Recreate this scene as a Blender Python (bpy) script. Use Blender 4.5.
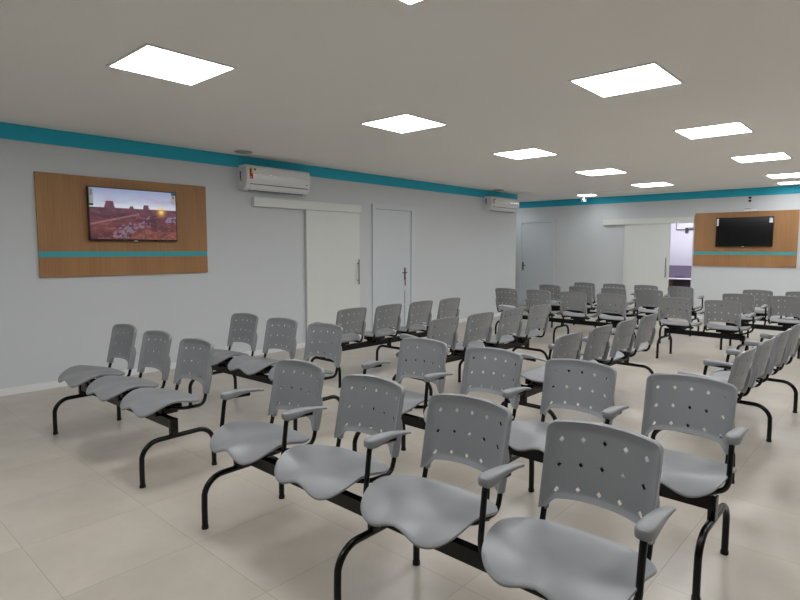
import bpy, bmesh, math, random
from mathutils import Vector, Matrix
S = bpy.context.scene
C = S.collection
for o in list(bpy.data.objects): bpy.data.objects.remove(o)
R = math.radians
# ------------------------------------------------------------------ camera
cam_d = bpy.data.cameras.new('camera'); cam = bpy.data.objects.new('camera', cam_d); C.objects.link(cam)
cam_d.sensor_width = 36; cam_d.lens = 561.787 * 36 / 800; cam_d.clip_end = 100; cam_d.clip_start = .02
YAW, PITCH, ROLL, CAMZ = 0.736196743, 0.0902479391, 0.00174243511, 1.5288
f_ = Vector((-math.sin(YAW) * math.cos(PITCH), math.cos(YAW) * math.cos(PITCH), -math.sin(PITCH)))
r_ = Vector((math.cos(YAW), math.sin(YAW), 0)); u_ = r_.cross(f_)
r2 = math.cos(ROLL) * r_ + math.sin(ROLL) * u_; u2 = -math.sin(ROLL) * r_ + math.cos(ROLL) * u_
m = Matrix((r2, u2, -f_)).transposed().to_4x4(); m.translation = Vector((0, 0, CAMZ)); cam.matrix_world = m
S.camera = cam
# ------------------------------------------------------------------ world, exposure
w = bpy.data.worlds.new('world'); S.world = w; w.use_nodes = True
w.node_tree.nodes['Background'].inputs[0].default_value = (.75, .82, 1, 1)
w.node_tree.nodes['Background'].inputs[1].default_value = .12
S.view_settings.view_transform = 'Standard'; S.view_settings.look = 'None'
S.view_settings.gamma = 1; S.view_settings.use_curve_mapping = False
S.view_settings.exposure = 0.0
LAMP_POWER = 18.6          # emission strength of the ceiling panels
LAMP_COL = (.985, .997, 1.025, 1)

# ------------------------------------------------------------------ materials
def srgb(r, g, b):
    f = lambda c: (c / 255 / 12.92) if c / 255 <= .04045 else ((c / 255 + .055) / 1.055) ** 2.4
    return (f(r), f(g), f(b), 1)
def mat(name, col, rough=.5, metal=0, noise=None, bump=None, coat=0, spec=.5):
    m = bpy.data.materials.new(name); m.use_nodes = True; nt = m.node_tree; b = nt.nodes['Principled BSDF']
    b.inputs['Base Color'].default_value = col; b.inputs['Roughness'].default_value = rough
    b.inputs['Metallic'].default_value = metal; b.inputs['Coat Weight'].default_value = coat
    b.inputs['Specular IOR Level'].default_value = spec
    tc = nt.nodes.new('ShaderNodeTexCoord')
    if noise:
        sc, amt = noise
        n = nt.nodes.new('ShaderNodeTexNoise'); n.inputs['Scale'].default_value = sc; n.inputs['Detail'].default_value = 5
        nt.links.new(tc.outputs['Object'], n.inputs['Vector'])
        mx = nt.nodes.new('ShaderNodeMix'); mx.data_type = 'RGBA'
        mx.inputs[6].default_value = tuple(c * (1 - amt) for c in col[:3]) + (1,)
        mx.inputs[7].default_value = tuple(min(1, c * (1 + amt)) for c in col[:3]) + (1,)
        nt.links.new(n.outputs['Fac'], mx.inputs[0]); nt.links.new(mx.outputs[2], b.inputs['Base Color'])
    if bump:
        sc, st = bump
        n = nt.nodes.new('ShaderNodeTexNoise'); n.inputs['Scale'].default_value = sc; n.inputs['Detail'].default_value = 3
        nt.links.new(tc.outputs['Object'], n.inputs['Vector'])
        bp = nt.nodes.new('ShaderNodeBump'); bp.inputs['Strength'].default_value = st; bp.inputs['Distance'].default_value = .002
        nt.links.new(n.outputs['Fac'], bp.inputs['Height']); nt.links.new(bp.outputs[0], b.inputs['Normal'])
    return m
def emit(name, col, st):
    m = bpy.data.materials.new(name); m.use_nodes = True; nt = m.node_tree; b = nt.nodes['Principled BSDF']
    b.inputs['Base Color'].default_value = (.8, .8, .8, 1)
    b.inputs['Emission Color'].default_value = col; b.inputs['Emission Strength'].default_value = st
    return m
M_wall = mat('wall_paint', srgb(208, 212, 214), .75, noise=(1.5, .015), bump=(90, .15))
M_ceil = mat("ceiling_paint", srgb(245, 243, 239), .85, noise=(1.2, .012))
M_teal = mat('teal_paint', srgb(33, 178, 206), .6, noise=(3, .03))
M_strip = mat('teal_laminate', srgb(62, 164, 172), .5, noise=(3, .02))
M_white = mat('white_laminate', srgb(222, 225, 220), .4, noise=(2, .01))
M_door = mat('door_paint', srgb(208, 214, 218), .4, noise=(2, .01))
M_base = mat('baseboard_paint', srgb(232, 233, 233), .4)
M_plastic = mat('grey_plastic', srgb(130, 132, 134), .42, noise=(9, .02), bump=(420, .08), spec=.65)
M_black = mat('black_enamel', srgb(9, 9, 9), .25, noise=(30, .1), spec=.3)
M_rubber = mat('black_rubber', srgb(18, 18, 18), .8, noise=(30, .1))
M_ac = mat('ac_plastic', srgb(228, 229, 230), .18, noise=(5, .008))
M_dark = mat('dark_slot', srgb(60, 60, 62), .6, noise=(5, .02))
M_steel = mat('brushed_steel', srgb(150, 148, 145), .32, metal=1, noise=(60, .05))
M_lock = mat('dark_lock_metal', srgb(60, 58, 56), .35, metal=.6, noise=(40, .1))
M_highlight = mat('ac_highlight_metal', srgb(235, 236, 237), .12, metal=1, noise=(5, .005))  # mirror metal for the added highlight line on the air conditioners
M_tvb = mat('black_gloss_plastic', srgb(14, 14, 16), .25, noise=(8, .05))
M_frame = mat('lamp_frame_white', srgb(236, 235, 232), .5)
M_lamp = emit('lamp_diffuser', LAMP_COL, LAMP_POWER)
M_spk = mat('speaker_grille', srgb(168, 168, 164), .7, noise=(200, .1))
M_paper = mat('label_paper', srgb(215, 220, 222), .6)
M_red = mat('label_red', srgb(196, 52, 34), .6); M_yel = mat('label_yellow', srgb(222, 178, 50), .6)
M_blk = mat('label_black', srgb(30, 30, 30), .6); M_blu = mat('label_blue', srgb(20, 100, 150), .6)
M_org = mat('label_orange', srgb(215, 140, 80), .6); M_brown = mat('lanyard_brown', srgb(110, 85, 62), .7)
M_grn = mat('label_green', srgb(20, 120, 80), .6)
M_purple = mat('counter_laminate', srgb(120, 108, 130), .5); M_dpurp = mat('counter_dark_board', srgb(72, 60, 74), .6)  # counter laminate, and a darker purple for the board below it
M_bwall = mat('back_room_paint', srgb(228, 226, 238), .7)

def wood_mat():
    m = bpy.data.materials.new('oak_veneer'); m.use_nodes = True; nt = m.node_tree; b = nt.nodes['Principled BSDF']
    b.inputs['Roughness'].default_value = .5
    tc = nt.nodes.new('ShaderNodeTexCoord'); mp = nt.nodes.new('ShaderNodeMapping')
    mp.inputs['Scale'].default_value = (22, 22, .7); nt.links.new(tc.outputs['Object'], mp.inputs[0])
    n = nt.nodes.new('ShaderNodeTexNoise'); n.inputs['Scale'].default_value = 3; n.inputs['Detail'].default_value = 6
    nt.links.new(mp.outputs[0], n.inputs['Vector'])
    mp2 = nt.nodes.new('ShaderNodeMapping'); mp2.inputs['Scale'].default_value = (1.6, 1.6, .25); nt.links.new(tc.outputs['Object'], mp2.inputs[0])
    n2 = nt.nodes.new('ShaderNodeTexNoise'); n2.inputs['Scale'].default_value = 2; nt.links.new(mp2.outputs[0], n2.inputs['Vector'])
    ad = nt.nodes.new('ShaderNodeMath'); ad.operation = 'ADD'; ad.inputs[1].default_value = 0
    mu = nt.nodes.new('ShaderNodeMath'); mu.operation = 'MULTIPLY'; mu.inputs[1].default_value = .5
    nt.links.new(n.outputs['Fac'], ad.inputs[0]); nt.links.new(n2.outputs['Fac'], ad.inputs[1]); nt.links.new(ad.outputs[0], mu.inputs[0])
    cr = nt.nodes.new('ShaderNodeValToRGB'); cr.color_ramp.elements[0].position = .35; cr.color_ramp.elements[1].position = .65
    cr.color_ramp.elements[0].color = srgb(150, 107, 65); cr.color_ramp.elements[1].color = srgb(172, 127, 80)
    nt.links.new(mu.outputs[0], cr.inputs[0]); nt.links.new(cr.outputs[0], b.inputs['Base Color'])
    return m
M_wood = wood_mat()

def floor_mat():
    m = bpy.data.materials.new('porcelain_tiles'); m.use_nodes = True; nt = m.node_tree; b = nt.nodes['Principled BSDF']
    tc = nt.nodes.new('ShaderNodeTexCoord'); sp = nt.nodes.new('ShaderNodeSeparateXYZ'); nt.links.new(tc.outputs['Object'], sp.inputs[0])
    def line(out, off):
        a = nt.nodes.new('ShaderNodeMath'); a.operation = 'ADD'; a.inputs[1].default_value = off; nt.links.new(out, a.inputs[0])
        d = nt.nodes.new('ShaderNodeMath'); d.operation = 'DIVIDE'; d.inputs[1].default_value = .6255; nt.links.new(a.outputs[0], d.inputs[0])
        p = nt.nodes.new('ShaderNodeMath'); p.operation = 'FRACT'; nt.links.new(d.outputs[0], p.inputs[0])
        g = nt.nodes.new('ShaderNodeMath'); g.operation = 'LESS_THAN'; g.inputs[1].default_value = .0055; nt.links.new(p.outputs[0], g.inputs[0])
        fl = nt.nodes.new('ShaderNodeMath'); fl.operation = 'FLOOR'; nt.links.new(d.outputs[0], fl.inputs[0])
        return g, fl
    gx, fx = line(sp.outputs[0], 20 * .6255 + 2.67 - .6255 * 0); gy, fy = line(sp.outputs[1], 20 * .6255 - .74)
    mx = nt.nodes.new('ShaderNodeMath'); mx.operation = 'MAXIMUM'; nt.links.new(gx.outputs[0], mx.inputs[0]); nt.links.new(gy.outputs[0], mx.inputs[1])
    cb = nt.nodes.new('ShaderNodeCombineXYZ'); nt.links.new(fx.outputs[0], cb.inputs[0]); nt.links.new(fy.outputs[0], cb.inputs[1])
    wn = nt.nodes.new('ShaderNodeTexWhiteNoise'); nt.links.new(cb.outputs[0], wn.inputs['Vector'])
    # cloudy stone figure, shifted per tile
    sc = nt.nodes.new('ShaderNodeVectorMath'); sc.operation = 'SCALE'; sc.inputs['Scale'].default_value = 7; nt.links.new(wn.outputs['Color'], sc.inputs[0])
    av = nt.nodes.new('ShaderNodeVectorMath'); av.operation = 'ADD'; nt.links.new(tc.outputs['Object'], av.inputs[0]); nt.links.new(sc.outputs[0], av.inputs[1])
    n = nt.nodes.new('ShaderNodeTexNoise'); n.inputs['Scale'].default_value = 2.3; n.inputs['Detail'].default_value = 6; n.inputs['Roughness'].default_value = .6
    nt.links.new(av.outputs[0], n.inputs['Vector'])
    mr = nt.nodes.new('ShaderNodeMapRange'); mr.interpolation_type = 'SMOOTHSTEP'; mr.inputs['From Min'].default_value = .2; mr.inputs['From Max'].default_value = .8
    nt.links.new(n.outputs['Fac'], mr.inputs[0])
    cr = nt.nodes.new('ShaderNodeMix'); cr.data_type = 'RGBA'; cr.inputs[6].default_value = srgb(172, 164, 151); cr.inputs[7].default_value = srgb(190, 182, 170)
    nt.links.new(mr.outputs[0], cr.inputs[0])
    mixc = nt.nodes.new('ShaderNodeMix'); mixc.data_type = 'RGBA'; mixc.inputs[7].default_value = srgb(152, 144, 132)
    nt.links.new(mx.outputs[0], mixc.inputs[0]); nt.links.new(cr.outputs[2], mixc.inputs[6]); nt.links.new(mixc.outputs[2], b.inputs['Base Color'])
    b.inputs['Roughness'].default_value = .28
    b.inputs['Specular IOR Level'].default_value = .45
    return m
M_floor = floor_mat()

# ------------------------------------------------------------------ helpers
def link(name, me, parent=None):
    o = bpy.data.objects.new(name, me); C.objects.link(o)
    if parent: o.parent = parent
    return o
def finish(name, bm, mats, parent=None, smooth=False, angle=None):
    bmesh.ops.recalc_face_normals(bm, faces=bm.faces)
    me = bpy.data.meshes.new(name); bm.to_mesh(me); bm.free()
    for mm in (mats if isinstance(mats, (list, tuple)) else [mats]): me.materials.append(mm)
    if smooth:
        for p in me.polygons: p.use_smooth = True
        if angle: me.set_sharp_from_angle(angle=R(angle))
    return link(name, me, parent)
def box(bm, a, b, mi=0, bevel=0, seg=2):
    t = bmesh.new(); bmesh.ops.create_cube(t, size=1)
    for v in t.verts: v.co = Vector([(a[i] + b[i]) / 2 + v.co[i] * (b[i] - a[i]) for i in range(3)])
    if bevel: bmesh.ops.bevel(t, geom=t.edges[:], offset=bevel, segments=seg, affect='EDGES', profile=.6)
    for f in t.faces: f.material_index = mi
    me = bpy.data.meshes.new('t'); t.to_mesh(me); t.free()
    bm.from_mesh(me); bpy.data.meshes.remove(me)
def boxo(name, a, b, mt, parent=None, bevel=0, kind=None):
    bm = bmesh.new(); box(bm, a, b, bevel=bevel); o = finish(name, bm, mt, parent)
    if kind: o['kind'] = kind
    return o
def tube(bm, pts, r, seg=12, cap=True, radii=None):
    pts = [Vector(p) for p in pts]; rings = []; n = len(pts); prev = None
    for i, p in enumerate(pts):
        t = (pts[min(i + 1, n - 1)] - pts[max(i - 1, 0)]).normalized()
        if prev is None:
            a = Vector((0, 0, 1)) if abs(t.z) < .9 else Vector((1, 0, 0)); prev = (a - t * a.dot(t)).normalized()
        prev = (prev - t * prev.dot(t)).normalized(); q = t.cross(prev); rr = radii[i] if radii else r
        rings.append([bm.verts.new(p + rr * (math.cos(2 * math.pi * k / seg) * prev + math.sin(2 * math.pi * k / seg) * q)) for k in range(seg)])
    for a, b in zip(rings, rings[1:]):
        for k in range(seg): bm.faces.new((a[k], a[(k + 1) % seg], b[(k + 1) % seg], b[k]))
    if cap: bm.faces.new(rings[0][::-1]); bm.faces.new(rings[-1])
def rounded(pts, rad, seg=6):
    pts = [Vector(p) for p in pts]; out = [pts[0]]
    for i in range(1, len(pts) - 1):
        p, a, b = pts[i], (pts[i - 1] - pts[i]), (pts[i + 1] - pts[i]); rr = rad[i - 1] if isinstance(rad, (list, tuple)) else rad
        d = min(rr, a.length * .5, b.length * .5); A = p + a.normalized() * d; B = p + b.normalized() * d
        for k in range(seg + 1):
            t = k / seg; out.append((1 - t) ** 2 * A + 2 * t * (1 - t) * p + t * t * B)
    out.append(pts[-1]); return out
def disc(bm, c, r, h, seg=24, mi=0, axis='z', r2=None):
    t = bmesh.new(); bmesh.ops.create_cone(t, cap_ends=True, segments=seg, radius1=r, radius2=r if r2 is None else r2, depth=h)
    M = Matrix.Translation(c) @ {'z': Matrix(), 'x': Matrix.Rotation(R(90), 4, 'Y'), 'y': Matrix.Rotation(R(-90), 4, 'X')}[axis]
    t.transform(M)
    for f in t.faces: f.material_index = mi
    me = bpy.data.meshes.new('t'); t.to_mesh(me); t.free(); bm.from_mesh(me); bpy.data.meshes.remove(me)
def thing(name, label, cat, loc=(0, 0, 0), rz=0, group=None):
    o = bpy.data.objects.new(name, None); C.objects.link(o); o.location = loc; o.rotation_euler = (0, 0, rz); o.empty_display_size = .1
    o['label'] = label; o['category'] = cat
    if group: o['group'] = group
    return o
def tag(o, label, cat, group=None):
    o['label'] = label; o['category'] = cat
    if group: o['group'] = group
    return o
def struct(o): o['kind'] = 'structure'; return o

# ------------------------------------------------------------------ room shell
XL, YB, HC = -6.908, 13.63, 2.802       # left wall, back wall, ceiling height
XR, YF, XREC, YC = 5.6, -3.4, -9.4, 11.69
T = .15
boxo('floor', (XREC - T, YF - T, -.12), (XR + T, YB + 3.2, 0), M_floor, kind='structure')
boxo('ceiling', (XREC - T, YF - T, HC), (XR + T, YB + 3.2, HC + .12), M_ceil, kind='structure')
boxo('wall_left', (XL - T, YF - T, 0), (XL, YC, HC), M_wall, kind='structure')
boxo('wall_recess', (XREC - T, YC - T, 0), (XL - T, YC, HC), M_wall, kind='structure')
boxo('wall_recess_end', (XREC - T, YC, 0), (XREC, YB + T, HC), M_wall, kind='structure')
boxo('wall_right', (XR, YF, 0), (XR + T, YB, HC), M_wall, kind='structure')
boxo('wall_front', (XL, YF - T, 0), (XR + T, YF, HC), M_wall, kind='structure')
bm = bmesh.new()
OX0, OX1, OZ = -4.75, -3.60, 2.17     # doorway in the back wall
box(bm, (XREC, YB, 0), (OX0, YB + T, HC)); box(bm, (OX1, YB, 0), (XR + T, YB + T, HC)); box(bm, (OX0, YB, OZ), (OX1, YB + T, HC))
struct(finish('wall_back', bm, M_wall))
# room behind the doorway
bm = bmesh.new()
RX0, RX1, RY = -6.6, -2.4, 16.3
box(bm, (RX0, RY, 0), (RX1, RY + T, HC)); box(bm, (RX0 - T, YB + T, 0), (RX0, RY + T, HC)); box(bm, (RX1, YB + T, 0), (RX1 + T, RY + T, HC))
struct(finish('wall_back_room', bm, M_bwall))

# teal band under the ceiling
def band(name, a, b): boxo(name, a, b, M_teal, kind='structure')
band('trim_1', (XL, YF, 2.64), (XL + .012, YC + .012, HC - .001))
band('trim_2', (XREC, YB - .012, 2.64), (XR, YB, HC - .001))
band('trim_3', (XREC, YC, 2.64), (XL, YC + .012, HC - .001))
# baseboards
boxo('baseboard_left', (XL, YF, 0), (XL + .015, 6.89, .075), M_base, kind='structure', bevel=.003)
boxo('baseboard_left_far', (XL, 7.94, 0), (XL + .015, YC + .015, .075), M_base, kind='structure', bevel=.003)
boxo('baseboard_back', (-6.90, YB - .015, 0), (OX0, YB, .075), M_base, kind='structure', bevel=.003)
boxo('baseboard_back_right', (OX1, YB - .015, 0), (XR, YB, .075), M_base, kind='structure', bevel=.003)

# ------------------------------------------------------------------ doors
def hinged_door(name, wall, a0, a1, ztop, handle_at, sgn, extras=True):
    """wall 'L': plane x=XL, spans y; wall 'B': plane y=YB, spans x"""
    def P(a, d, z): return (XL + d, a, z) if wall == 'L' else (a, YB - d, z)
    def bx(bm, A, B, **k):
        p, q = P(*A), P(*B); box(bm, tuple(min(p[i], q[i]) for i in range(3)), tuple(max(p[i], q[i]) for i in range(3)), **k)
    bm = bmesh.new(); fw = .075
    bx(bm, (a0, 0, 0), (a0 + fw, .03, ztop), bevel=.004); bx(bm, (a1 - fw, 0, 0), (a1, .03, ztop), bevel=.004); bx(bm, (a0 + fw, 0, ztop - fw), (a1 - fw, .03, ztop), bevel=.004)
    d = struct(finish(name, bm, M_door))
    bm = bmesh.new(); bx(bm, (a0 + fw + .004, .001, .008), (a1 - fw - .004, .008, ztop - fw - .004)); leaf = finish('door_leaf', bm, M_door, d)
    bm = bmesh.new(); bx(bm, (a0 + fw - .002, 0, 0), (a1 - fw + .002, .0012, ztop - fw + .002)); finish('door_gap', bm, M_dark, d)
    # lever handle with plate
    bm = bmesh.new(); h = handle_at
    bx(bm, (h - .02, .008, .97), (h + .02, .014, 1.19), bevel=.003)
    tube(bm, rounded([P(h, .01, 1.10), P(h, .065, 1.10), P(h - sgn * .12, .065, 1.10)], .012), .009, 10)
    tube(bm, [P(h, .01, 1.0), P(h, .03, 1.0)], .012, 10)
    finish('door_handle', bm, M_lock, leaf, True, 40)
    return d, leaf, P, bx
d2, leaf2, P2, bx2 = hinged_door('door_2', 'L', 6.89, 7.985, 2.30, 7.745, 1)
bm = bmesh.new(); bx2(bm, (7.728, .02, .86), (7.748, .032, 1.0), bevel=.004); finish('key_strap', bm, M_brown, leaf2)
bm = bmesh.new(); bx2(bm, (7.728, .02, .79), (7.748, .026, .85), bevel=.002); finish('key_tag', bm, M_paper, leaf2)
bm = bmesh.new()
bx2(bm, (7.735, .008, .52), (7.749, .012, .77)); bx2(bm, (7.735, .008, .12), (7.749, .012, .50))
finish('edge_strip', bm, M_steel, leaf2)
hinged_door('door_3', 'B', -7.95, -6.90, 2.31, -7.82, -1, False)

def sliding_door(name, wall, t0, t1, zt0, zt1, l0, l1, ztop, hz0, hz1, hpos):
    def P(a, d, z): return (XL + d, a, z) if wall == 'L' else (a, YB - d, z)
    def bx(bm, A, B, **k):
        p, q = P(*A), P(*B); box(bm, tuple(min(p[i], q[i]) for i in range(3)), tuple(max(p[i], q[i]) for i in range(3)), **k)
    bm = bmesh.new(); bx(bm, (t0, 0, zt0), (t1, .075, zt1), bevel=.004)
    d = struct(finish(name, bm, M_white))
    bm = bmesh.new(); bx(bm, (l0, .012, .012), (l1, .05, ztop), bevel=.003); leaf = finish('door_leaf', bm, M_white, d)
    bm = bmesh.new(); tube(bm, [P(hpos, .095, hz0), P(hpos, .095, hz1)], .011, 12)
    for z in (hz0 + .07, hz1 - .07): tube(bm, [P(hpos, .05, z), P(hpos, .095, z)], .008, 10)
    finish('door_handle', bm, M_steel, leaf, True, 40)
    return d
sliding_door('door_1', 'L', 4.51, 6.58, 2.125, 2.252, 5.44, 6.56, 2.14, .94, 1.36, 6.50)
sliding_door('door_4', 'B', -5.61, -3.57, 2.12, 2.25, -5.09, -4.06, 2.13, .9, 1.35, -4.12)

# ------------------------------------------------------------------ things in the room behind
t = thing('reception_counter', 'purple-grey counter in the room seen through the open sliding doorway', 'counter', (-4.3, 15.6, 0))
bm = bmesh.new(); box(bm, (-1.6, 0, .80), (1.3, .06, 1.12)); finish('counter_screen', bm, M_purple, t)
bm = bmesh.new(); box(bm, (-1.6, -.45, .782), (1.3, 0, .80), bevel=.004); finish('counter_top', bm, M_bwall, t)
bm = bmesh.new(); box(bm, (-1.6, -.1, 0), (1.3, 0, .76)); finish('counter_front', bm, M_dpurp, t)
bm = bmesh.new(); box(bm, (-.42, -.30, 0), (-.18, -.11, .75), bevel=.01); finish('drawer_pedestal', bm, M_brown, t)
for i, x in enumerate((-.62, -.05)):
    bm = bmesh.new(); y = 15.38
    tube(bm, [(x - 4.3 + .12 * math.sin(k * .7 + i) * (1 - k / 20), y + .05 * math.cos(k * .9), .812 + .035 * abs(math.sin(k * .55 + i))) for k in range(13)], .007, 8)
    tag(finish('loose_cable', bm, M_rubber, None, True), ['black cable lying left on the counter in the room behind', 'black cable lying right on the counter in the room behind'][i], 'cable')
bm = bmesh.new()
tube(bm, [(-4.72, RY - .02, HC), (-4.72, RY - .02, 2.06), (-2.5, RY - .02, 2.06)], .014, 8, True)
tube(bm, [(-4.40, RY - .02, 2.10), (-2.5, RY - .02, 2.10)], .008, 8, True)
cd = tag(finish('conduit', bm, M_dark, None), 'dark electrical conduit across the bright wall of the room behind', 'pipe')
bm = bmesh.new(); box(bm, (-4.49, RY - .05, 1.97), (-4.42, RY, 2.11), bevel=.005); finish('junction_box', bm, M_dark, cd)
bm = bmesh.new(); box(bm, (-4.9, 14.4, HC - .02), (-3.7, 15.6, HC - .002)); M_bl = emit('cool_lamp_diffuser', (.96, .945, 1, 1), 9.5)
tag(finish('ceiling_light', bm, M_bl), 'ceiling light panel of the room behind the open sliding doorway', 'light')

# ------------------------------------------------------------------ wood panels
def wood_panel(wall, a0, a1, z0, z1, s0, s1, label):
    def P(a, d, z): return (XL + d, a, z) if wall == 'L' else (a, YB - d, z)
    def bx(bm, A, B, **k):
        p, q = P(*A), P(*B); box(bm, tuple(min(p[i], q[i]) for i in range(3)), tuple(max(p[i], q[i]) for i in range(3)), **k)
    t = thing('wall_panel', label, 'panel', P((a0 + a1) / 2, 0, z0))
    inv = Matrix.Translation(-Vector(P((a0 + a1) / 2, 0, z0)))
    for n, za, zb, mt, d in (('upper_board', s1, z1, M_wood, .03), ('lower_board', z0, s0, M_wood, .03), ('accent_strip', s0, s1, M_strip, .026)):
        bm = bmesh.new(); bx(bm, (a0, .001, za), (a1, d, zb), bevel=.0015 if mt is M_wood else 0); bm.transform(inv); finish(n, bm, mt, t)
wood_panel('L', 1.865, 3.805, 1.218, 2.337, 1.435, 1.498, 'oak veneer wall panel with teal strip, behind the television that shows a picture')
wood_panel('B', -3.565, -1.68, 1.175, 2.322, 1.425, 1.487, 'oak veneer wall panel with teal strip, behind the switched-off television')

# ------------------------------------------------------------------ televisions
def desert(u, v):
    """generic desert sunset, u,v in 0..1 -> linear colour"""
    rnd = lambda x, y: (math.sin(x * 127.1 + y * 311.7) * 43758.5453) % 1
    def vn(x, y):
        xi, yi = math.floor(x), math.floor(y); fx, fy = x - xi, y - yi; fx = fx * fx * (3 - 2 * fx); fy = fy * fy * (3 - 2 * fy)
        return (rnd(xi, yi) * (1 - fx) + rnd(xi + 1, yi) * fx) * (1 - fy) + (rnd(xi, yi + 1) * (1 - fx) + rnd(xi + 1, yi + 1) * fx) * fy
    fb = lambda x, y: vn(x, y) * .5 + vn(x * 2.1, y * 2.1) * .3 + vn(x * 4.3, y * 4.3) * .2
    mix = lambda a, b, t: tuple(a[i] + (b[i] - a[i]) * max(0, min(1, t)) for i in range(3))
    hor = .625
    sun = math.hypot((u - .815) * 1.75, v - .575)
    if v > hor:
        c = mix((214, 222, 236), (136, 150, 186), (v - hor) / .4); c = mix(c, (172, 150, 186), (fb(u * 5, v * 9) - .45) * 1.3)
        c = mix(c, (236, 240, 246), max(0, 1 - (v - hor) / .12) * .8 * (1 - abs(u - .6)))
        # buttes
        def butte(x0, x1, h, s):
            top = hor + h
            e = (v - hor) / h if h else 1
            return v < top and x0 + e * s < u < x1 - e * s * (1.6 if v < hor + h * .45 else 1)
        if butte(.155, .275, .13, .02) or butte(.435, .49, .05, .012) or butte(.595, .67, .085, .008):
            c = mix((88, 48, 66), (118, 66, 84), fb(u * 30, v * 6))
    else:
        d = (hor - v) / hor
        c = mix((104, 58, 78), (122, 62, 58), d * 1.2)
        c = mix(c, (58, 32, 44), (fb(u * 7 + 3, v * 16) - .35) * 1.7)
        c = mix(c, (176, 112, 96), (fb(u * 22, v * 34) - .58) * 3.0 * (.4 + d))
        ridge = abs(v - (.33 + .42 * (u - .1)))
        if u < .55 and ridge < .018: c = mix(c, (176, 132, 136), .6)
        wx = abs((v - .06) - (u - .2) * .62)
        if .24 < u < .68 and wx < .10 + .05 * math.sin(u * 20) and fb(u * 34, v * 26) > .52: c = mix(c, (146, 144, 178), .65)
        if u > .86 and .36 < v < .5 and fb(u * 40, v * 30) > .5: c = mix(c, (150, 150, 186), .7)
        if u > .45 and v < .16: c = mix(c, (190, 126, 96), .5 * fb(u * 20, v * 20))
    c = mix(c, (255, 196, 92), math.exp(-(sun / .085) ** 2)); c = mix(c, (255, 236, 170), math.exp(-(sun / .03) ** 2))
    return srgb(*[max(0, min(255, q)) for q in c])
def tv(wall, a0, a1, z0, z1, label, on, prot=.09):
    def P(a, d, z): return (XL + d, a, z) if wall == 'L' else (a, YB - d, z)
    def bx(bm, A, B, **k):
        p, q = P(*A), P(*B); box(bm, tuple(min(p[i], q[i]) for i in range(3)), tuple(max(p[i], q[i]) for i in range(3)), **k)
    base = Vector(P((a0 + a1) / 2, .03, z0)); t = thing('television', label, 'television', base); inv = Matrix.Translation(-base)
    def part(n, bm, mt, **k): bm.transform(inv); return finish(n, bm, mt, t, **k)
    b = .012
    bm = bmesh.new(); bx(bm, (a0, prot - .035, z0), (a1, prot, z1), bevel=.004); bx(bm, (a0 + .15, prot - .055, z0 + .03), (a1 - .15, prot - .03, z1 - .15), bevel=.01)
    part('casing', bm, M_tvb)
    bm = bmesh.new(); bx(bm, ((a0 + a1) / 2 - .2, .03, z0 + .15), ((a0 + a1) / 2 + .2, prot - .05, z0 + .42)); part('wall_bracket', bm, M_black)
    bm = bmesh.new()
    if on:
        NX, NY = 150, 84; lay = bm.loops.layers.float_color.new('picture'); vs = {}
        for j in range(NY + 1):
            for i in range(NX + 1):
                a = a0 + b + (a1 - a0 - 2 * b) * i / NX; z = z0 + b * 1.6 + (z1 - z0 - 2.6 * b) * j / NY; vs[i, j] = bm.verts.new(P(a, prot + .0012, z))
        col = {k: desert(k[0] / NX, k[1] / NY) for k in vs}
        for j in range(NY):
            for i in range(NX):
                ks = [(i, j), (i + 1, j), (i + 1, j + 1), (i, j + 1)]; fc = bm.faces.new([vs[k] for k in ks])
                for lp, k in zip(fc.loops, ks): lp[lay] = col[k]
        mt = bpy.data.materials.new('screen_picture'); mt.use_nodes = True; nt = mt.node_tree; pb = nt.nodes['Principled BSDF']
        at = nt.nodes.new('ShaderNodeAttribute'); at.attribute_name = 'picture'
        pb.inputs['Base Color'].default_value = (.01, .01, .01, 1); pb.inputs['Roughness'].default_value = .25
        nt.links.new(at.outputs['Color'], pb.inputs['Emission Color']); pb.inputs['Emission Strength'].default_value = .78
        part('screen', bm, mt)
    else:
        bx(bm, (a0 + b, prot, z0 + b * 1.6), (a1 - b, prot + .0012, z1 - b)); part('screen', bm, mat('dark_screen', srgb(12, 12, 14), .12, noise=(4, .05)))
    bm = bmesh.new(); c = (a0 + a1) / 2; bx(bm, (c - .02, prot, z0 - .006), (c + .02, prot + .003, z0 + .006)); part('logo_badge', bm, M_paper)
    if on:
        bm = bmesh.new(); bx(bm, (a0 + .012, prot + .001, z1 - .19), (a0 + .052, prot + .002, z1 - .015)); bx(bm, (a0 + .012, prot + .001, z1 - .215), (a0 + .052, prot + .002, z1 - .19), mi=1); bx(bm, (a0 + .018, prot + .002, z1 - .10), (a0 + .045, prot + .003, z1 - .03), mi=2)
        part('sticker', bm, [M_paper, M_grn, M_spk])
        bm = bmesh.new(); bx(bm, (a1 - .065, prot + .001, z1 - .15), (a1 - .012, prot + .002, z1 - .015)); bx(bm, (a1 - .065, prot + .002, z1 - .04), (a1 - .012, prot + .003, z1 - .015), mi=1); bx(bm, (a1 - .055, prot + .002, z1 - .085), (a1 - .03, prot + .003, z1 - .05), mi=2)
        part('sticker', bm, [M_bwall, M_blu, M_yel])
    else:
        bm = bmesh.new(); bx(bm, (a0 + .012, prot + .001, z1 - .17), (a0 + .048, prot + .002, z1 - .02)); part('sticker', bm, M_paper)
        bm = bmesh.new(); bx(bm, (a1 - .075, prot + .001, z1 - .125), (a1 - .012, prot + .002, z1 - .01)); bx(bm, (a1 - .075, prot + .002, z1 - .03), (a1 - .012, prot + .003, z1 - .01), mi=1)
        part('sticker', bm, [M_paper, M_blu])
tv('L', 2.352, 3.372, 1.62, 2.225, 'wall television showing a desert sunset picture, above the wall side seats', True)
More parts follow.
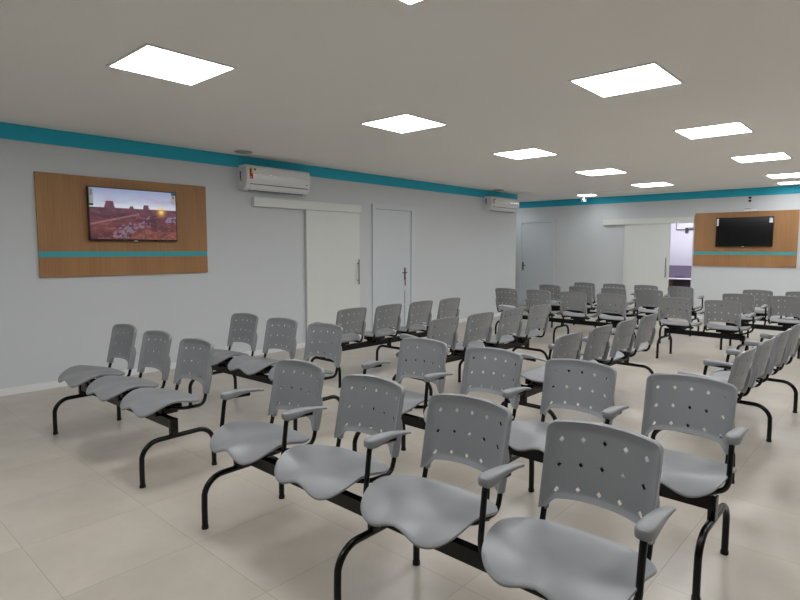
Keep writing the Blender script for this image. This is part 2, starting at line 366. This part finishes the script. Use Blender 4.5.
tv('B', -3.13, -2.09, 1.595, 2.205, 'switched-off black wall television on the far oak panel', False)

# ------------------------------------------------------------------ air conditioners
def ac(a0, a1, z0, z1, label):
    base = Vector((XL, (a0 + a1) / 2, z0)); t = thing('air_conditioner', label, 'air conditioner', base, 0, 'split air conditioners on the left wall')
    L = a1 - a0; Hh = z1 - z0; D = .215
    prof = [(0, 0), (.10, -.005), (.15, .012), (.185, .045), (.20, .085), (.212, .13), (.215, .20), (.205, Hh - .03), (.18, Hh - .004), (.15, Hh), (0, Hh)]
    bm = bmesh.new(); rings = []
    for s in (-1, -.985, .985, 1):
        k = .965 if abs(s) == 1 else 1
        rings.append([bm.verts.new((p[0] * k if p[0] else 0, s * L / 2, (p[1] - Hh / 2) * k + Hh / 2)) for p in prof])
    n = len(prof)
    for A, B in zip(rings, rings[1:]):
        for i in range(n): bm.faces.new((A[i], A[(i + 1) % n], B[(i + 1) % n], B[i]))
    bm.faces.new(rings[0]); bm.faces.new(rings[-1][::-1]); finish('housing', bm, M_ac, t, True, 35)
    bm = bmesh.new(); box(bm, (.190, -L / 2 + .06, .074), (.2035, L / 2 - .04, .082)); finish('panel_seam', bm, M_dark, t)
    # louvre flap below the seam
    bm = bmesh.new(); vs = [(.150, .006), (.180, .035), (.196, .068), (.2015, .066), (.188, .030), (.153, .0)]
    ra = [[bm.verts.new((x, y, z)) for x, z in vs] for y in (-L / 2 + .07, L / 2 - .06)]
    for i in range(6): bm.faces.new((ra[0][i], ra[0][(i + 1) % 6], ra[1][(i + 1) % 6], ra[1][i]))
    bm.faces.new(ra[0]); bm.faces.new(ra[1][::-1]); finish('air_louvre', bm, M_ac, t)
    bm = bmesh.new(); box(bm, (.105, -L / 2 + .08, -.0065), (.14, L / 2 - .08, .002)); finish('air_slot', bm, M_dark, t)
    bm = bmesh.new(); tube(bm, [(.2125, -L / 2 + .10, Hh - .118), (.2125, L / 2 - .05, Hh - .118)], .0065, 16); finish('highlight_tube', bm, M_highlight, t, True, 60)  # thin metal tube added to stand in for a lamp highlight on the housing
    y0 = -L / 2 + .045
    bm = bmesh.new(); box(bm, (.2135, y0, .145), (.2165, y0 + .05, Hh - .06), mi=0); box(bm, (.2135, y0, Hh - .06), (.2168, y0 + .05, Hh - .045), mi=1); box(bm, (.2135, y0 + .022, Hh - .12), (.2172, y0 + .05, Hh - .06), mi=1)
    box(bm, (.2135, y0 + .004, Hh - .11), (.2172, y0 + .02, Hh - .06), mi=2); box(bm, (.2135, y0 + .004, .16), (.2172, y0 + .03, .17), mi=3)
    finish('energy_label', bm, [M_red, M_yel, M_blk, M_paper], t)
    bm = bmesh.new(); box(bm, (.2135, y0 + .07, Hh - .075), (.2165, y0 + .10, Hh - .05)); finish('brand_badge', bm, M_dark, t)
    bm = bmesh.new(); box(bm, (.2135, L / 2 - .09, .125), (.2165, L / 2 - .06, .135)); finish('display_window', bm, M_dark, t)
    bm = bmesh.new(); ys = -L / 2 - .0006
    box(bm, (.045, ys - .001, .15), (.075, ys + .02, .25), mi=0); box(bm, (.055, ys - .001, .115), (.085, ys + .02, .15), mi=1); finish('side_sticker', bm, [M_blu, M_org], t)
    bm = bmesh.new()
    for k in range(6): box(bm, (.03 + k * .022, -L / 2 - .0012, .035), (.036 + k * .022, -L / 2 + .02, Hh - .05))
    finish('side_vent', bm, mat('vent_plastic', srgb(206, 207, 208), .5), t)
    return t
ac(4.31, 5.40, 2.335, 2.67, 'white split air conditioner above the sliding door track on the left wall')
ac(10.31, 11.44, 2.365, 2.665, 'white split air conditioner by the far end of the left wall')

# ------------------------------------------------------------------ ceiling fittings
def lamp(x, y, label, sx=.60, sy=.60):
    t = thing('ceiling_light', label, 'light', (x, y, HC - .0075), 0, 'square ceiling light panels')
    bm = bmesh.new(); h = sx / 2; k = sy / 2; o = .02
    for a, b in (((-h - o, -k - o, 0), (h + o, -k, .007)), ((-h - o, k, 0), (h + o, k + o, .007)), ((-h - o, -k, 0), (-h, k, .007)), ((h, -k, 0), (h + o, k, .007))): box(bm, a, b)
    finish('frame', bm, M_frame, t)
    bm = bmesh.new(); box(bm, (-h, -k, .0005), (h, k, .007)); finish('diffuser', bm, M_lamp, t)
lamp(-3.92, 1.94, 'square ceiling light panel nearest the lit television, large at upper left')
lamp(-3.91, 4.37, 'square ceiling light panel level with the left wall sliding door')
lamp(-3.90, 6.79, 'square ceiling light panel level with the hinged door of the left wall')
lamp(-3.87, 9.20, 'square ceiling light panel, fourth of the column nearest the left wall')
lamp(-3.85, 11.63, 'square ceiling light panel just in front of the far sliding door')
lamp(-1.68, 4.41, 'large square ceiling light panel at upper right, nearest of its column')
lamp(-1.65, 6.83, 'square ceiling light panel, second nearest in the right-hand column')
lamp(-1.62, 9.23, 'square ceiling light panel, third nearest in the right-hand column')
lamp(-1.61, 11.72, 'square ceiling light panel at the right edge before the far television')
lamp(-1.71, 1.99, 'square ceiling light panel, only its corner showing at the top edge')
for i, (x, y) in enumerate([(.56, 1.99), (.58, 4.42), (.6, 6.84), (.62, 9.25), (.64, 11.7), (-3.92, -.5), (-1.7, -.45), (2.86, 9.3), (2.88, 11.7)]):
    lamp(x, y, 'square ceiling light panel outside the right edge and behind the viewpoint')
lamp(-8.1, 12.8, 'small unseen fill light added to brighten the far left recess', .34, .34)  # out-of-sight lamp added to lift the recess and its door
lamp(-1.79, 13.02, 'small ceiling light close to the back wall above the far television', .34, .34)
lamp(-5.72, 12.85, 'small ceiling light close to the back wall above the far corner seats', .34, .34)
def round_grille(x, y, label):
    bm = bmesh.new(); disc(bm, Vector((x, y, HC - .006)), .125, .011, 32, 0, 'z')
    t = thing('ceiling_speaker', label, 'speaker', (x, y, HC - .012)); bm.transform(Matrix.Translation((-x, -y, -HC + .012))); finish('rim', bm, M_frame, t, True, 40)
    bm = bmesh.new(); disc(bm, Vector((0, 0, -.002)), .10, .004, 32, 0, 'z'); finish('grille', bm, M_spk, t, True, 40)
    bm = bmesh.new()
    import math as mm
    for rr in (.108,):
        pts = [(rr * mm.cos(k * mm.pi / 16), rr * mm.sin(k * mm.pi / 16), -.001) for k in range(33)]
        tube(bm, pts, .004, 6, False)
    finish('groove_ring', bm, M_dark, t, True)
round_grille(-6.54, 4.17, 'round ceiling grille above the nearer air conditioner')
round_grille(-6.62, 10.45, 'round ceiling grille above the farther air conditioner')
# camera / sensor under the ceiling, left
t = thing('security_camera', 'small white ceiling camera near the back wall, left of the far sliding door', 'camera', (-5.9, 13.1, HC))
bm = bmesh.new(); disc(bm, Vector((0, 0, -.015)), .05, .03, 20); finish('mount', bm, M_ac, t, True, 40)
bm = bmesh.new(); tube(bm, [(0, .0, -.03), (0, 0, -.07)], .014, 10); box(bm, (-.035, -.07, -.13), (.035, .05, -.065), bevel=.012); finish('body', bm, M_ac, t, True, 40)
bm = bmesh.new(); disc(bm, Vector((0, -.071, -.098)), .02, .004, 16, 0, 'y'); finish('lens', bm, M_blk, t)
# access hatch seam in the ceiling
bm = bmesh.new()
for a, b in (((-5.35, 12.35), (-4.1, 12.35)), ((-5.35, 13.2), (-4.1, 13.2)), ((-5.35, 12.35), (-5.35, 13.2)), ((-4.1, 12.35), (-4.1, 13.2))):
    box(bm, (min(a[0], b[0]) - .004, min(a[1], b[1]) - .004, HC - .003), (max(a[0], b[0]) + .004, max(a[1], b[1]) + .004, HC - .0005))
struct(finish('trim_4', bm, M_spk))
# socket plate with two holes and the white bar on the panel top
t = thing('wall_socket', 'small wall socket with two black outlets above the far television', 'socket', (-2.545, YB, 2.56))
bm = bmesh.new(); box(bm, (-.045, -.01, -.055), (.045, -.0002, .085), bevel=.003); finish('plate', bm, M_wall, t)
for z in (.045, -.018):
    bm = bmesh.new(); box(bm, (-.026, -.014, z - .022), (.026, -.009, z + .022), bevel=.003); finish('outlet', bm, M_blk, t)
t = thing('cable_cover', 'short white cover lying on top of the far oak panel', 'cover', (-2.51, YB, 2.322))
bm = bmesh.new(); box(bm, (-.12, -.09, 0), (.12, -.005, .04), bevel=.004); finish('cover', bm, M_ac, t)
bm = bmesh.new(); tube(bm, rounded([(-.14, -.01, .028), (-.1, -.03, .06), (0, -.03, .045), (.02, -.03, .03)], .02), .006, 6); finish('cable', bm, M_dark, t, True)

# ------------------------------------------------------------------ bench parts (shared meshes)
def seat_mesh():
    bm = bmesh.new(); N, Mv = 22, 20
    def pt(a, b):
        m_ = max(abs(a), abs(b)); n = 3.4
        f = m_ / (abs(a) ** n + abs(b) ** n) ** (1 / n) if m_ > 1e-9 else 1
        a2, b2 = a * f, b * f
        W = .258 + .010 * math.exp(-((b2 - .3) / .5) ** 2) - .03 * max(0, b2 - .5)
        x = a2 * W
        y = -.025 + .215 * b2
        fr = max(0, (-b2 - .35) / .65)
        y += .010 * math.exp(-(x / .085) ** 2) * fr ** 1.5
        ax = abs(x)
        lobe = math.exp(-((ax - .150) / .11) ** 2)
        mid_ = math.exp(-(x / .075) ** 2)
        z = .491 + .018 * (1 - (b2 - .05) ** 2 * (1 - .55 * mid_ * (b2 < .05)))
        z -= (.014 - .004 * mid_ + .030 * lobe * (1 - .4 * mid_)) * fr ** 1.5
        z += .002 * max(0, b2 - .2)
        z -= .009 * math.exp(-((ax - .11) / .07) ** 2 - ((y - .04) / .10) ** 2)
        z += .026 * abs(a2) ** 2.2 * math.exp(-((b2 + .12) / .52) ** 2)
        return Vector((x, y, z))
    top = {}; bot = {}
    for i in range(N + 1):
        for j in range(Mv + 1):
            a = math.sin((i / N * 2 - 1) * math.pi / 2 * .999) * .35 + (i / N * 2 - 1) * .65; b = math.sin((j / Mv * 2 - 1) * math.pi / 2) * .35 + (j / Mv * 2 - 1) * .65
            a = max(-1, min(1, a)); p = pt(a, b); e = max(abs(a), abs(b))
            top[i, j] = bm.verts.new(p); q = p.copy(); q.z -= .013; c = Vector((0, -.025, 0)); q.x *= .985; q.y = c.y + (q.y - c.y) * .985; bot[i, j] = bm.verts.new(q)
    for i in range(N):
        for j in range(Mv):
            bm.faces.new((top[i, j], top[i + 1, j], top[i + 1, j + 1], top[i, j + 1])); bm.faces.new((bot[i, j], bot[i, j + 1], bot[i + 1, j + 1], bot[i + 1, j]))
    per = [(i, 0) for i in range(N)] + [(N, j) for j in range(Mv)] + [(i, Mv) for i in range(N, 0, -1)] + [(0, j) for j in range(Mv, 0, -1)]
    mid = {}
    for k in per:
        p = (top[k].co + bot[k].co) / 2; d = Vector((p.x, p.y + .025, 0)).normalized() * .004; mid[k] = bm.verts.new(p + d)
    for k, l in zip(per, per[1:] + per[:1]):
        bm.faces.new((top[l], top[k], mid[k], mid[l])); bm.faces.new((mid[l], mid[k], bot[k], bot[l]))
    return bm
def back_mesh():
    bm = bmesh.new(); w = .213; r = .032; hx = .0102
    cols = [-.160, -.080, 0, .080, .160]; xs = []
    for c in cols: xs += [c - hx, c, c + hx]
    xs += [-.12, -.04, .04, .12, -.184, .184]
    for k in (0, .18, .36, .52, .68, .82, .92, .98, 1): xs += [-(w - .022) - .022 * k, (w - .022) + .022 * k]
    xs = sorted(set(round(x, 5) for x in xs))
    zrel = [.150, .460, .790]; hz = .0108
    def zb(x): u = abs(x) / w; return .588 - .024 * u ** 2.5 - .030 * max(0, min(1, (u - .72) / .16)) ** 1.5
    def zt(x):
        u = abs(x) / w; z = .878 - .016 * u * u; e = abs(x) - (w - r)
        if e > 0: z -= (r - math.sqrt(max(0, r * r - e * e))) * .95
        return z
    # vertical coordinate: absolute distance of hole rows fixed in z
    rows = [.628, .716, .806]
    us = [0, .03, .07]
    lines = []
    # parametrise v in 0..1 piecewise: 0 bottom, rows at fixed fraction, 1 top
    vf = [(r0 - .594) / (.874 - .594) for r0 in rows]; hv = hz / .28
    vs = [0, .022, .06]
    for v in vf: vs += [v - hv, v, v + hv]
    vs += [.26, .36, .58, .66, .84, .90, .955, .982, 1]
    vs = sorted(set(round(v, 5) for v in vs))
    def mid(x, v):
        z = zb(x) + (zt(x) - zb(x)) * v
        ww = 1 - .015 * (1 - v) ; u = x / w
        y = .192 + .068 * ((z - .545) / .32) + .036 * (1 - u * u)
        y -= .010 * max(0, (abs(x) - .19) / .026) ** 2
        return Vector((x * ww, y, z))
    def thick(x, v):
        e = max(0, (abs(x) - (w - .030)) / .030); f = max(0, (v - .90) / .10); g = max(0, (.07 - v) / .07)
        k = max(e, f, g * .6); return .0032 + .009 * math.sin(min(1, k) * math.pi / 2) * (1 - max(0, k - .8) * 3.2)
    nx, nv = len(xs), len(vs); hole = set()
    for c in cols:
        for v in vf: hole.add((xs.index(round(c, 5)), vs.index(round(v, 5))))
    F, B = {}, {}
    for i, x in enumerate(xs):
        for j, v in enumerate(vs):
            if (i, j) in hole: continue
            p = mid(x, v); t = thick(x, v); F[i, j] = bm.verts.new(p + Vector((0, -t, 0))); B[i, j] = bm.verts.new(p + Vector((0, t * .6 + .014 * max(0, (abs(x) - (w - .022)) / .022), 0)))
    for i in range(nx - 1):
        for j in range(nv - 1):
            q = [(i, j), (i + 1, j), (i + 1, j + 1), (i, j + 1)]; q = [k for k in q if k not in hole]
            bm.faces.new([F[k] for k in q]); bm.faces.new([B[k] for k in q][::-1])
    for (i, j) in hole:
        ring = [(i - 1, j), (i, j - 1), (i + 1, j), (i, j + 1)]
        for k, l in zip(ring, ring[1:] + ring[:1]): bm.faces.new((F[k], F[l], B[l], B[k]))
    per = [(i, 0) for i in range(nx - 1)] + [(nx - 1, j) for j in range(nv - 1)] + [(i, nv - 1) for i in range(nx - 1, 0, -1)] + [(0, j) for j in range(nv - 1, 0, -1)]
    for k, l in zip(per, per[1:] + per[:1]): bm.faces.new((F[l], F[k], B[k], B[l]))
    # side sleeves that take the steel frame
    for s in (-1, 1):
        rings = []
        for z, rx, ry, dy in ((.526, .0115, .011, 0), (.528, .0135, .0155, 0), (.60, .0155, .0190, 0), (.66, .0150, .0185, 0), (.70, .013, .013, -.004), (.712, .009, .006, -.008)):
            yc = .213 + .066 * ((z - .545) / .32) + dy; xc = s * (.1985 - (.0 if z < .66 else (z - .66) * .12))
            rings.append([bm.verts.new((xc + rx * math.copysign(abs(math.cos(a)) ** .6, math.cos(a)), yc + ry * math.copysign(abs(math.sin(a)) ** .6, math.sin(a)), z)) for a in [2 * math.pi * k / 16 for k in range(16)]])
        for A, Bq in zip(rings, rings[1:]):
            for k in range(16): bm.faces.new((A[k], A[(k + 1) % 16], Bq[(k + 1) % 16], Bq[k]))
        bm.faces.new(rings[0][::-1]); bm.faces.new(rings[-1])
    return bm
def frame_bm():
    bm = bmesh.new(); path = [(.1985, .213, .60), (.1985, .207, .54), (.198, .185, .452), (.195, .03, .456), (.06, -.03, .455), (-.06, -.03, .455), (-.195, .03, .456), (-.198, .185, .452), (-.1985, .207, .54), (-.1985, .213, .60)]
    tube(bm, rounded(path, [.03, .045, .05, .05, .05, .05, .045, .03], 5)  , .0115, 10)
    box(bm, (-.11, -.075, .425), (.11, -.045, .468), bevel=.004); box(bm, (-.11, .045, .425), (.11, .075, .468), bevel=.004)
    box(bm, (-.05, -.085, .395), (.05, .075, .435), bevel=.004)
    return bm
def pad_bm():
    bm = bmesh.new(); rings = []; n = 18
    prof = [(-.142, .30, .35), (-.138, .62, .70), (-.125, .88, .92), (-.10, 1.0, 1.0), (-.06, .96, .88), (0, .86, .62), (.06, .74, .46), (.12, .64, .34), (.155, .58, .28), (.168, .52, .26), (.170, .40, .15)]
    for y, kx, kz in prof:
        zt = .712 - .030 * ((y + .10) / .27) ** 2 * (1 if y > -.1 else 1) - (.0 if y > -.12 else .006 * (-(y + .12)) / .02); hh = .048 * kz; ww = .031 * kx
        zc = zt - hh / 2
        rings.append([bm.verts.new((ww * math.copysign(abs(math.cos(a)) ** .55, math.cos(a)), y * .90 + .044, zc + hh / 2 * math.copysign(abs(math.sin(a)) ** .55, math.sin(a)))) for a in [2 * math.pi * k / n for k in range(n)]])
    for A, B in zip(rings, rings[1:]):
        for k in range(n): bm.faces.new((A[k], A[(k + 1) % n], B[(k + 1) % n], B[k]))
    bm.faces.new(rings[0][::-1]); bm.faces.new(rings[-1])
    return bm
def post_bm(bend=0):
    bm = bmesh.new()
    if bend == 0: tube(bm, rounded([(0, .10, .668), (0, -.062, .677), (0, -.092, .44), (0, -.03, .372)], [.03, .05], 6), .0118, 10)
    else: tube(bm, rounded([(0, .10, .668), (0, -.062, .677), (0, -.092, .465), (-bend * .10, -.06, .415), (-bend * .22, -.02, .405)], [.03, .045, .04], 6), .0118, 10)
    return bm
def leg_bm():
    bm = bmesh.new(); pts = []
    r = .115; h = .283; y0 = .255
    half = [(-y0, .012)] + [(-y0, .06), (-y0, .12)]
    for k in range(1, 9):
        a = k / 8 * math.pi / 2; half.append((-y0 + r * (1 - math.cos(a)), h - r + r * math.sin(a)))
    half.append((-.06, h)); pts = [(0, y, z) for y, z in half] + [(0, -y, z) for y, z in half[::-1]]
    tube(bm, pts, .0165, 12); box(bm, (-.017, -.062, h + .004), (.017, -.010, .4025), bevel=.003)
    return bm
def foot_bm(s):
    bm = bmesh.new(); disc(bm, Vector((0, s * .255, .009)), .0185, .018, 16); return bm
def mk(name, bm, mt, ang=50):
    bmesh.ops.recalc_face_normals(bm, faces=bm.faces); me = bpy.data.meshes.new(name); bm.to_mesh(me); bm.free(); me.materials.append(mt)
    for p in me.polygons: p.use_smooth = True
    me.set_sharp_from_angle(angle=R(ang)); return me
ME = dict(seat=mk('seat', seat_mesh(), M_plastic, 60), backrest=mk('backrest', back_mesh(), M_plastic, 42), seat_frame=mk('seat_frame', frame_bm(), M_black),
          armrest=mk('armrest', pad_bm(), M_plastic, 60), post=mk('armrest_post', post_bm(), M_black), postR=mk('armrest_post', post_bm(1), M_black), postL=mk('armrest_post', post_bm(-1), M_black),
          leg=mk('leg', leg_bm(), M_black, 40), footF=mk('rubber_foot', foot_bm(-1), M_rubber, 40), footR=mk('rubber_foot', foot_bm(1), M_rubber, 40))
PITCH_S = .595
def bench(x, y, face, n, label, arms=None, pitch=PITCH_S, group='grey waiting room beam benches'):
    """face: rotation in degrees, 0 = seats face -Y"""
    t = thing('waiting_bench', label, 'bench', (x, y, 0), R(face), group)
    half = (n - 1) / 2 * pitch; end = half + .195
    bm = bmesh.new(); box(bm, (-end - .018, -.055, .335), (end + .018, -.015, .402), bevel=.003); finish('beam', bm, M_black, t)
    for i in range(n):
        cx = -half + i * pitch
        for nm in ('seat', 'backrest', 'seat_frame'): o = link(nm, ME[nm], t); o.location.x = cx
    for lx in ([-end, 0, end] if n == 4 else [-end, end]):
        o = link('leg', ME['leg'], t); o.location.x = lx
        for k in ('footF', 'footR'): link('rubber_foot', ME[k], o)
    for a in (arms or []):
        ax = -half + (a + .5) * pitch + (.012 if a == -1 else -.035 if a == n - 1 else 0)
        k = 'postR' if a == n - 1 else 'postL' if a == -1 else 'post'
        o = link('armrest', ME['armrest'], t); o.location.x = ax; link('armrest_post', ME[k], o)
    return t
ALL = [-1, 0, 1, 2, 3]
bench(-4.365, 1.715, 1.2, 3, 'three-seat grey bench without armrests nearest the left wall, in front of the lit television')
bench(-4.335, 2.89, 2.3, 3, 'three-seat grey bench without armrests, second one back from the lit television')
bench(-1.692, 1.735, .2, 4, 'four-seat grey bench with armrests, closest to the viewer in the foreground', ALL)
bench(-1.692, 2.855, 0, 4, 'four-seat grey bench with armrests directly behind the foreground bench', ALL)
bench(-4.842, 5.176, -90.6, 4, 'four-seat grey bench facing the left wall, nearest the hinged and sliding doors', [-1, 3])
bench(-3.519, 5.181, -92.0, 4, 'four-seat grey bench facing the left wall, second out from the doors', [-1, 3])
bench(-2.205, 5.061, -90.5, 4, 'four-seat grey bench facing the left wall, third out, in the middle of the room', ALL)
bench(-1.005, 5.235, -91.7, 4, 'four-seat grey bench facing the left wall, at the right edge, backs turned to the right', ALL, pitch=.61)
bench(-4.15, 8.50, 180, 4, 'four-seat grey bench facing the back wall, first row, left of the aisle', [0, 1, 2])
bench(-2.06, 8.47, 177, 2, 'two-seat grey bench facing the back wall, first row, right of the aisle', [-1, 0, 1])
bench(-4.05, 9.86, 180, 4, 'four-seat grey bench facing the back wall, second row, left of the aisle', [0, 1, 2, 3])
bench(-1.57, 9.86, 178, 2, 'two-seat grey bench facing the back wall, second row, right of the aisle', [-1, 0, 1])
bench(-3.90, 11.02, 180, 4, 'four-seat grey bench facing the back wall, third row, in front of the sliding door', [-1, 0, 1, 2])
bench(-1.53, 11.02, 180, 2, 'two-seat grey bench facing the back wall, third row, below the far television', [0])
